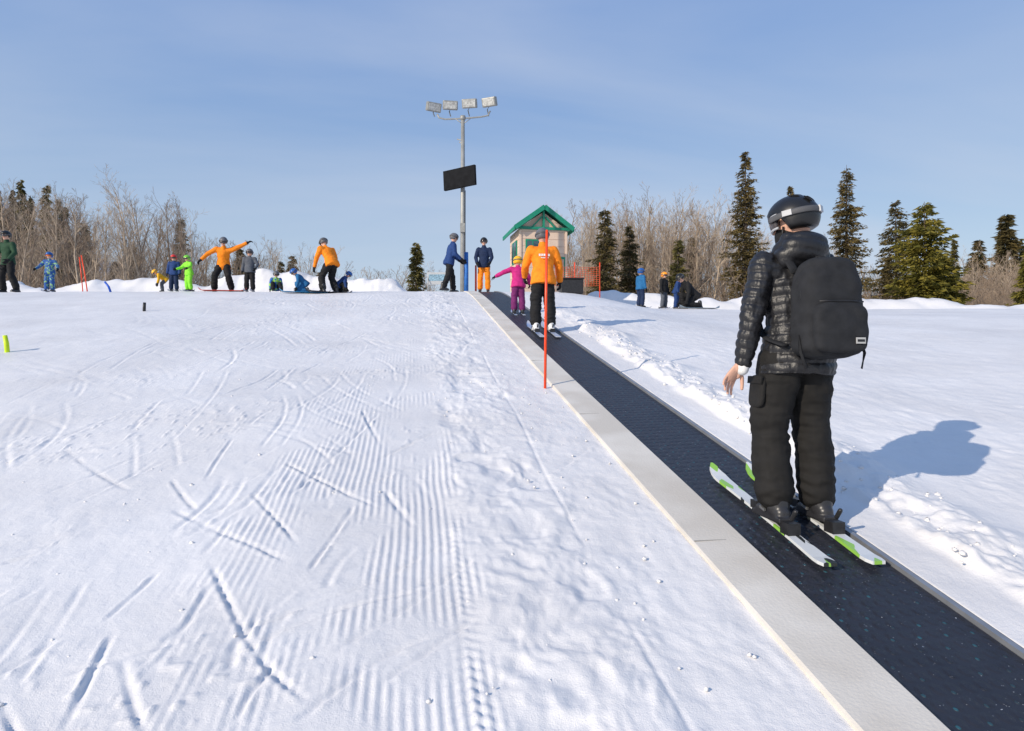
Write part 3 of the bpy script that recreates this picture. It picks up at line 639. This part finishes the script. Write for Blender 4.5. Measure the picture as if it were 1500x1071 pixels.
lp=empty('floodlight_pole',(*place(678,23.0),ground(*place(678,23.0))),-YAW)
STEEL=mat('galvanised_steel',(.33,.33,.31),.5,.1,6,metal=.3); LAMPH=mat('lamp_housing',(.30,.30,.28),.5,.15,10,metal=.3); GLASS=mat('lamp_glass',(.45,.45,.42),.15,.3,14,spec=.7)
zt=(EYE+.362*23.0)-lp.location.z
link(mesh_from(*tube([(0,0,-.3),(0,0,zt*.5),(0,0,zt)],[.095,.08,.062],16)),'mast',STEEL,lp)
arm=[(-.86,0,zt+.14),(-.80,0,zt+.02),(-.6,0,zt-.03),(-.3,0,zt-.02),(0,0,zt),(.3,0,zt+.02),(.62,0,zt+.05),(.85,0,zt+.10),(.92,0,zt+.25)]
link(mesh_from(*tube(arm,.028,8)),'cross_arm',STEEL,lp)
link(mesh_from(*tube([(0,0,zt-.05),(0,0,zt+.08)],.09,12)),'collar',STEEL,lp)
for (x,z,t) in ((-.98,.36,.5),(-.42,.42,.15),(.23,.48,-.15),(.90,.53,-.4)):
    R=rz(t)@rx(.35); c=np.array((x,-.05,zt+z))
    boxo('floodlight_housing',c,(.50,.20,.30),LAMPH,lp,R,.03); boxo('floodlight_glass',c+R@np.array((0,-.106,0)),(.42,.012,.22),GLASS,lp,R)
    boxo('floodlight_ballast',c+R@np.array((0,.16,-.02)),(.2,.14,.18),LAMPH,lp,R,.02)
    link(mesh_from(*tube([(x*.97,0,zt+.02+z*.1),(x*.97-.05,0,zt+z*.55),(x,0,zt+z-.10)],.018,6)),'bracket',STEEL,lp)
for s2 in (-1,1): link(mesh_from(*tube([(0,-.02,zt-.2),(s2*.25,-.02,zt-.02)],.014,6)),'brace',STEEL,lp)
for dz,w in ((-.75,.2),(-.85,.12)): link(mesh_from(*tube([(-w,0,zt+dz+.05),(0,0,zt+dz),(.05,0,zt+dz-.15)],.02,6)),'fitting',STEEL,lp)
Rb=rz(-.5)@rx(0.0); cb=np.array((-.09,-.22,EYE+.272*23-lp.location.z))
boxo('display_board',cb,(1.25,.10,.66),mat('display_black',(.012,.0125,.014),.85,.2,6,spec=.1),lp,Rb@ry_(-.05),.01)
boxo('display_bracket',(0,-.10,cb[2]),(.12,.14,.5),STEEL,lp)
link(mesh_from(*join([boxg((x0,0,z0),(.16,.12,.3)) for x0,z0 in ((0.0,2.4),)]),'jb',False),'junction_box',LAMPH,lp,(0,-.12,0))
link(mesh_from(*tube([(.08,-.06,0),(.085,-.06,zt*.6)],.012,6)),'cable',M_dark,lp)

es=empty('snow_info_sign',(*place(640,21.2),ground(*place(640,21.2))),-.2)
boxo('board',(0,0,.50),(.60,.03,.38),mat('sign_white',(.5,.52,.53),.5,.05),es,rx(.25),.005)
boxo('board_print',(0,-.022,.52),(.5,.006,.2),mat('sign_print',(.25,.4,.5),.5,.4,25),es,rx(.25))
for sx in (-.27,.27):
    link(mesh_from(*tube([(sx,-.16,0),(sx,.05,.75)],.014,6)),'leg_front',STEEL,es); link(mesh_from(*tube([(sx,.3,0),(sx,.05,.75)],.014,6)),'leg_back',STEEL,es)
fx,fy=place(842,20.5); fe=empty('orange_net_fence',(fx,fy,ground(fx,fy)),-.1); FN=mat('orange_net',(.62,.10,.03),.6)
g=[]
for i in range(19): 
    xx=-.75+i*.083; g.append(tube([(xx,.01*math.sin(i),.30),(xx,.01*math.sin(i)+.01,.6),(xx,.01*math.sin(i),.86-.03*math.sin(pi*(xx+.75)/1.5))],.006,4))
for k in range(10):
    zz=.3+k*.062; g.append(tube([(-.76,.012,zz),(-.38,.02,zz-.012),(0,.012,zz),(.38,.02,zz-.015),(.76,.012,zz)],.006,4))
link(mesh_from(*join(g),'net',False),'net',FN,fe)
for sx in (-.76,0,.76): link(mesh_from(*tube([(sx,.03,-.1),(sx,.03,1.0)],.018,6)),'post',RED,fe)
bx,by=place(836,18.6); be=empty('lift_motor_housing',(bx,by,ground(bx,by)),-.1)
boxo('case',(0,0,.16),(.62,.5,.40),M_dark,be,None,.03); boxo('lid',(0,0,.375),(.68,.56,.03),M_dark,be,None,.01)

# ---------------------------------------------------------------- hut
hx,hy=place(787,27.0); hut=empty('lift_operator_hut',(hx,hy,3.75),.20-YAW)
WALL=mat('beige_siding',(.66,.50,.38),.7,.05,3,.1,30); GRN=mat('green_trim',(.01,.22,.13),.5,.1,8); ROOF=mat('green_roof',(.012,.17,.11),.55,.1,8); WIN=mat('window_glass',(.05,.09,.10),.08,.2,2,spec=.8)
ww,dd,hh=1.80,1.95,3.12
boxo('walls',(0,0,hh/2-.3),(ww,dd,hh+.6),WALL,hut)
SSH=mat('siding_shadow',(.50,.36,.28),.8)
for k in range(1,12):
    boxo('siding_joint',(0,-dd/2-.004,k*.27),(ww+.012,.010,.010),SSH,hut)
    boxo('siding_joint_side',(-ww/2-.004,0,k*.27),(.010,dd-.02,.010),SSH,hut)
ap=hh+.80; ev=hh-.02; hw=1.14; oh=.22
V=[(-ww/2,-dd/2+.02,hh),(ww/2,-dd/2+.02,hh),(0,-dd/2+.02,ap-.18),(-ww/2,dd/2,hh),(ww/2,dd/2,hh),(0,dd/2,ap-.18)]
link(mesh_from(V,[(0,1,2),(5,4,3),(0,2,5,3),(1,4,5,2)],'g',False),'gable',WALL,hut)
for sx in (-1,1):
    a=math.atan2(ap-ev,hw); Ln=math.hypot(hw,ap-ev); c=(sx*hw/2,0,(ap+ev)/2)
    boxo('roof_slope',c,(Ln,dd+2*oh,.07),ROOF,hut,ry_(sx*a))
    boxo('barge_board',(sx*hw/2,-dd/2-oh-.022,(ap+ev)/2-.03),(Ln,.04,.17),GRN,hut,ry_(sx*a))
    boxo('fascia',(sx*(hw+.01),0,ev-.04),(.04,dd+2*oh-.02,.15),GRN,hut)
    boxo('gable_strut',(sx*.26,-dd/2-.06,hh+.22),(.055,.06,.55),GRN,hut,ry_(-sx*.75))
boxo('king_post',(0,-dd/2-.06,hh+.30),(.08,.08,.8),GRN,hut); boxo('tie_beam',(0,-dd/2-.05,hh-.02),(ww+.3,.08,.10),GRN,hut)
for sx in (-1,1): boxo('corner_trim',(sx*(ww/2),-dd/2,hh/2-.2),(.08,.08,hh+.2),WALL,hut)
def window(c,w,h,front):
    s=(w,.05,h) if front else (.05,w,h); o=(0,-.02,0) if front else (-.02,0,0)
    boxo('window_frame',c,s,GRN,hut); s2=(w-.12,.05,h-.12) if front else (.05,w-.12,h-.12)
    boxo('window_pane',np.array(c)+np.array(o),s2,WIN,hut)
    boxo('window_mullion',np.array(c)+np.array(o)*1.9,(.04,.03,h-.1) if front else (.03,.04,h-.1),GRN,hut)
window((-.42,-dd/2-.01,2.25),.55,.85,True); window((-ww/2-.01,.0,2.3),.9,.85,False)
boxo('door',(.45,-dd/2-.015,1.0),(.72,.05,1.9),mat('door_tan',(.50,.35,.26),.6),hut); boxo('door_frame',(.45,-dd/2-.006,1.03),(.84,.04,2.02),GRN,hut)
link(mesh_from(*tube([(.15,-dd/2-.07,1.0),(.15,-dd/2-.07,1.15)],.015,6)),'door_handle',STEEL,hut)

# ---------------------------------------------------------------- trees
def foliage_mat(name,c1,c2):
    return mat(name,c1,.7,scale=1.6,col2=c2,contrast=(.4,.62),spec=.2)
F_SPR=foliage_mat('spruce_needles',(.048,.047,.016),(.15,.125,.035)); F_OLV=foliage_mat('olive_needles',(.075,.072,.012),(.22,.18,.03)); F_DRK=foliage_mat('dark_needles',(.045,.041,.018),(.135,.10,.035))
F_BRN=foliage_mat('brownish_needles',(.06,.048,.02),(.17,.125,.045))
BARK=mat('bark',(.10,.075,.055),.9,.3,6,.4,30); TWIG=mat('bare_twigs',(.16,.115,.08),.85,.25,1.2,col2=(.28,.21,.15)); BIRCH=mat('birch_bark',(.38,.30,.22),.8,.25,4)
def conifer_mesh(h,w,seed,droop=.35,clump=.13,dens=1.0,open_=.2,power=.85,nq=5):
    r=np.random.default_rng(seed); V=[];F=[]
    tv,tf=tube([(0,0,-.5),(0.03,0,h*.5),(0,0,h)],[h*.012+.03,h*.008+.02,.01],7); V+=list(tv);F+=list(tf); nt=len(F)
    z=h*.04; 
    while z<h*.99:
        rel=1-z/h; L0=w*(rel**power)*(.72+.5*r.random())+.06
        nb=int((7+3*r.random())*(1 if rel>.15 else .8))
        for b in range(nb):
            if r.random()<open_*.5: continue
            a=r.random()*2*math.pi; L=L0*(.5+.62*r.random()); d=np.array((math.cos(a),math.sin(a),0.)); side=np.array((-d[1],d[0],0.))
            n=max(3,int(L/.12*dens)); dz0=r.normal(0,.08)
            for k in range(n):
                t=(k+.6)/n; c=np.array((0,0,z+dz0))+d*L*t; c[2]+=L*(-droop*t*.75+.30*max(0,t-.6))
                ws=(1.1-t)*L*.34+.05
                for q in range(nq):
                    s0=clump*(.6+.8*r.random()); off=side*(r.random()*2-1)*ws; p=c+off+r.normal(0,.045,3)
                    dr=nrm(d*(.3+r.random())+side*np.sign(np.dot(off,side))*r.random()*1.1+np.array((0,0,-.2+.5*(r.random()-.5)-.35*droop)))
                    sd=nrm(np.cross(dr,r.normal(0,1,3)))*s0*.30
                    i=len(V); V+=[p-sd,p+sd,p+dr*s0*1.5]; F.append((i,i+1,i+2))
        z+=(.13+.12*r.random())*(1 if h>6 else .7)
    return V,F,nt
def conifer(name,u,d,top_t,w,seed,m,**k):
    x,y=place(u,d); z=ground(x,y)-.1; h=EYE+top_t*d-z
    V,F,nt=conifer_mesh(h,w,seed,**k); me=mesh_from(V,F,'conifer',False)
    o=link(me,name,m,None,(x,y,z),(0,0,random.random()*6)); me.materials.append(BARK)
    mi=np.zeros(len(me.polygons),dtype=np.int32); mi[:nt]=1; me.polygons.foreach_set('material_index',mi); return o
conifer('spruce_tree',1092,45,.312,2.1,1,F_BRN,open_=.30,power=.75)
conifer('spruce_tree',1240,48,.294,2.0,2,F_BRN,open_=.30,power=.65)
conifer('spruce_tree',1158,60,.262,1.6,3,F_BRN)
conifer('spruce_tree',1312,42,.240,1.9,4,F_DRK,power=.6)
conifer('pine_tree',1354,35,.240,2.1,5,F_OLV,power=.5,droop=.15,clump=.16)
conifer('pine_tree',1385,36,.15,1.3,15,F_OLV,power=.5,droop=.15,clump=.16)
conifer('spruce_tree',886,44,.232,1.7,6,F_DRK,power=.65)
conifer('spruce_tree',922,46,.205,1.6,7,F_DRK,power=.65)
conifer('spruce_tree',993,44,.188,1.3,8,F_SPR,power=.7)
conifer('spruce_tree',610,40,.180,.85,9,F_SPR,power=.7)
conifer('spruce_tree',265,55,.215,1.5,10,F_SPR,power=.65)
conifer('spruce_tree',1466,90,.217,1.8,11,F_DRK)
conifer('spruce_tree',1398,60,.185,1.2,12,F_SPR)
conifer('spruce_tree',1505,33,.16,1.0,13,F_OLV)

mass=empty('distant_tree_line')
def bare_mesh(h,seed,spread=.5,bush=False):
    r=np.random.default_rng(seed); V=[];F=[]
    def seg(pts,rad,n):
        v,f=tube(pts,rad,n); o=len(V); V.extend(v); F.extend([tuple(i+o for i in q) for q in f[:-2]])
    def br(p,d,L,rad,lev):
        pts=[p];rr=[rad];q=p.copy();dd=d.copy(); n=6 if lev==0 else 3
        for k in range(n):
            dd=nrm(dd+r.normal(0,.06 if lev==0 else .13,3)+np.array((0,0,.10 if lev else .02))); q=q+dd*L/n; pts.append(q.copy()); rr.append(max(.005,rad*(1-.85*(k+1)/n)))
        seg(pts,rr,5 if lev==0 else 3)
        if lev<3:
            nb=(20,5,3)[lev]
            for k in range(nb):
                t=(.25 if lev==0 else .2)+(.75)*r.random()**(.8); j=min(n-1,int(t*n)); pp=pts[j]+(pts[j+1]-pts[j])*(t*n-j)
                a=r.random()*2*math.pi; s=nrm(np.cross(dd,np.array((math.cos(a),math.sin(a),.2)))); nd=nrm(dd*.9+s*spread*(1.3 if lev else 1.0)+np.array((0,0,.15)))
                br(pp,nd,L*(.30 if lev==0 else .5)*(1.25-t*.75)*(.6+.6*r.random()),max(.006,rad*(.34)*(1.1-t*.6)),lev+1)
    if bush:
        for k in range(9):
            a=r.random()*6.28; br(np.array((math.cos(a)*.3,math.sin(a)*.3,0.)),nrm(np.array((math.cos(a)*.5,math.sin(a)*.5,1))),h*(.6+.4*r.random()),.02,1)
    else: br(np.array((0,0,-.3)),np.array((0,0,1.)),h,h*.009+.015,0)
    zm=max(p[2] for p in V); k=h/zm; V=[p*k for p in V]
    return mesh_from(V,F,'bare_tree',False)
BM=[bare_mesh(9.5,20+i,.55+.12*(i%3)) for i in range(8)]; BU=[bare_mesh(3.2,50+i,.6,True) for i in range(3)]
for i,b in enumerate(BM): b.materials.append(BIRCH if i%2==0 else TWIG)
for b in BU: b.materials.append(TWIG)
CM=[]
for i in range(4):
    V,F,nt=conifer_mesh(9,1.5,80+i,clump=.22,dens=.7,power=.7,nq=4); me=mesh_from(V,F,'far_spruce',False); me.materials.append(F_DRK if i%2 else F_SPR); CM.append(me)
def inst(me,u,d,h,h0,name,wide=1.0):
    x,y=place(u,d); z=ground(x,y)-.1; o=bpy.data.objects.new(name,me); scene.collection.objects.link(o); o.parent=mass; o.location=(x,y,z)
    s=h/h0; o.scale=(s*wide*random.uniform(.85,1.2),s*wide*random.uniform(.85,1.2),s); o.rotation_euler=(random.gauss(0,.03),random.gauss(0,.03),random.random()*6.28)
def row(n,u0,u1,d0,d1,t0,t1,kind='bare'):
    for i in range(n):
        u=random.uniform(u0,u1); d=random.uniform(d0,d1); f=(u-u0)/(u1-u0); t=t0+(t1-t0)*f+random.gauss(0,.016)
        x,y=place(u,d); h=EYE+t*d-ground(x,y)
        if h<1.5: continue
        if kind=='bare': inst(random.choice(BM),u,d,h,9.5,'bare_tree')
        elif kind=='bush': inst(random.choice(BU),u,d,h,3.2,'bush')
        else: inst(random.choice(CM),u,d,h,9,'far_spruce')
row(66,-60,278,38,55,.262,.240); row(46,-60,275,60,75,.22,.18); row(42,250,490,58,75,.19,.155); row(26,250,640,75,95,.155,.13)
row(16,500,620,70,85,.135,.125); row(66,812,1085,50,65,.232,.235); row(60,812,1090,68,85,.21,.22); row(18,1090,1300,58,75,.19,.18)
row(28,1270,1540,65,90,.155,.165); row(26,1390,1540,50,60,.15,.16)
row(40,-60,270,40,52,.135,.13,'bush'); row(24,270,640,55,70,.125,.12,'bush'); row(45,800,1300,42,55,.14,.14,'bush'); row(40,1280,1540,40,55,.135,.145,'bush')
row(8,820,1080,60,75,.19,.18,'c'); row(5,1120,1300,60,70,.16,.16,'c'); row(9,90,200,60,75,.18,.17,'c'); row(6,330,470,85,95,.165,.14,'c'); row(7,1410,1540,90,110,.18,.185,'c')
# hillside
for i in range(60):
    u=random.uniform(-120,250); d=random.uniform(80,122)
    if random.random()<.4: inst(random.choice(CM),u,d,random.uniform(4,8),9,'far_spruce')
    else: inst(random.choice(BM),u,d,random.uniform(4,7),9.5,'bare_tree')
for i in range(110):
    u=random.uniform(-120,290); d=random.uniform(78,125); inst(random.choice(BU),u,d,random.uniform(1.5,3.2),3.2,'bush')
for (u,t) in ((36,.272),(62,.265),(25,.258),(80,.245),(12,.245),(48,.25),(95,.235),(5,.23)):
    d=85; x,y=place(u,d); inst(CM[u%4],u,d,EYE+t*d-ground(x,y),9,'far_spruce',.5)
for i in range(130):
    u=random.uniform(1370,1600); d=random.uniform(75,130); inst(random.choice(BU+BM[:3]),u,d,random.uniform(3.5,6),6,'bush')

# ---------------------------------------------------------------- light, sky
EL=24.5; ax_,ay_=-.745,-.667; tox,toy=(ax_*CS+ay_*SN, ay_*CS-ax_*SN); n_=math.hypot(tox,toy); tox/=n_;toy/=n_
ce,se=math.cos(math.radians(EL)),math.sin(math.radians(EL))
sd=Vector((tox*ce,toy*ce,se)); sl=bpy.data.lights.new('sun','SUN'); sl.energy=4.2; sl.angle=math.radians(.5); sl.color=(1,.89,.74)
so=bpy.data.objects.new('sun',sl); scene.collection.objects.link(so); so.rotation_euler=sd.to_track_quat('Z','Y').to_euler(); so.location=(-10,-10,20)
w=bpy.data.worlds.new('World'); scene.world=w; w.use_nodes=True; nt=w.node_tree;N=nt.nodes;L=nt.links; bg=N['Background']; bg.inputs['Strength'].default_value=.125
sky=N.new('ShaderNodeTexSky'); sky.sky_type='NISHITA'; sky.sun_disc=False; sky.sun_elevation=math.radians(EL); sky.sun_rotation=math.atan2(tox,toy)%(2*pi); sky.air_density=1.3; sky.dust_density=.5; sky.ozone_density=2.0
tc=N.new('ShaderNodeTexCoord'); sp=N.new('ShaderNodeSeparateXYZ'); L.new(tc.outputs['Generated'],sp.inputs[0])
# painted blue gradient mixed in to brighten the sky, hazier towards the horizon
hz_=N.new('ShaderNodeMapRange'); hz_.inputs['From Min'].default_value=0.0; hz_.inputs['From Max'].default_value=.48; hz_.inputs['To Min'].default_value=1; hz_.inputs['To Max'].default_value=0; L.new(sp.outputs['Z'],hz_.inputs['Value'])
hc_=N.new('ShaderNodeMix'); hc_.data_type='RGBA'; hc_.inputs['A'].default_value=(1.05,2.4,5.5,1); hc_.inputs['B'].default_value=(4.9,5.8,6.6,1); L.new(hz_.outputs[0],hc_.inputs['Factor'])
m1=N.new('ShaderNodeMix'); m1.data_type='RGBA'; m1.inputs['Factor'].default_value=.80; L.new(sky.outputs[0],m1.inputs['A']); L.new(hc_.outputs['Result'],m1.inputs['B'])
az=N.new('ShaderNodeMath'); az.operation='ADD'; az.inputs[1].default_value=.15; L.new(sp.outputs['Z'],az.inputs[0])
dv=N.new('ShaderNodeVectorMath'); dv.operation='DIVIDE'; L.new(tc.outputs['Generated'],dv.inputs[0]); cb_=N.new('ShaderNodeCombineXYZ'); 
for i in range(3): L.new(az.outputs[0],cb_.inputs[i])
L.new(cb_.outputs[0],dv.inputs[1])
mp=N.new('ShaderNodeMapping'); mp.inputs['Scale'].default_value=(.35,1.0,.5); mp.inputs['Rotation'].default_value=(0,0,.5); L.new(dv.outputs[0],mp.inputs['Vector'])
cn=N.new('ShaderNodeTexNoise'); cn.inputs['Scale'].default_value=1.0; cn.inputs['Detail'].default_value=7; cn.inputs['Roughness'].default_value=.5; cn.inputs['Distortion'].default_value=.4; L.new(mp.outputs[0],cn.inputs['Vector'])
cr=N.new('ShaderNodeMapRange'); cr.inputs['From Min'].default_value=.40; cr.inputs['From Max'].default_value=.75; cr.inputs['To Min'].default_value=.0; cr.inputs['To Max'].default_value=.60; L.new(cn.outputs['Fac'],cr.inputs['Value'])
mx=N.new('ShaderNodeMix'); mx.data_type='RGBA'; L.new(cr.outputs[0],mx.inputs['Factor']); L.new(m1.outputs['Result'],mx.inputs['A']); mx.inputs['B'].default_value=(4.8,5.3,6.3,1); L.new(mx.outputs['Result'],bg.inputs['Color'])

cam=bpy.data.cameras.new('camera'); cam.lens=24; cam.sensor_width=36; cam.clip_start=.05; cam.clip_end=4000
co=bpy.data.objects.new('camera',cam); scene.collection.objects.link(co); co.location=(0,0,EYE); co.rotation_euler=(math.radians(90),0,-YAW); scene.camera=co
scene.view_settings.view_transform='Standard'; scene.view_settings.look='None'; scene.view_settings.exposure=0
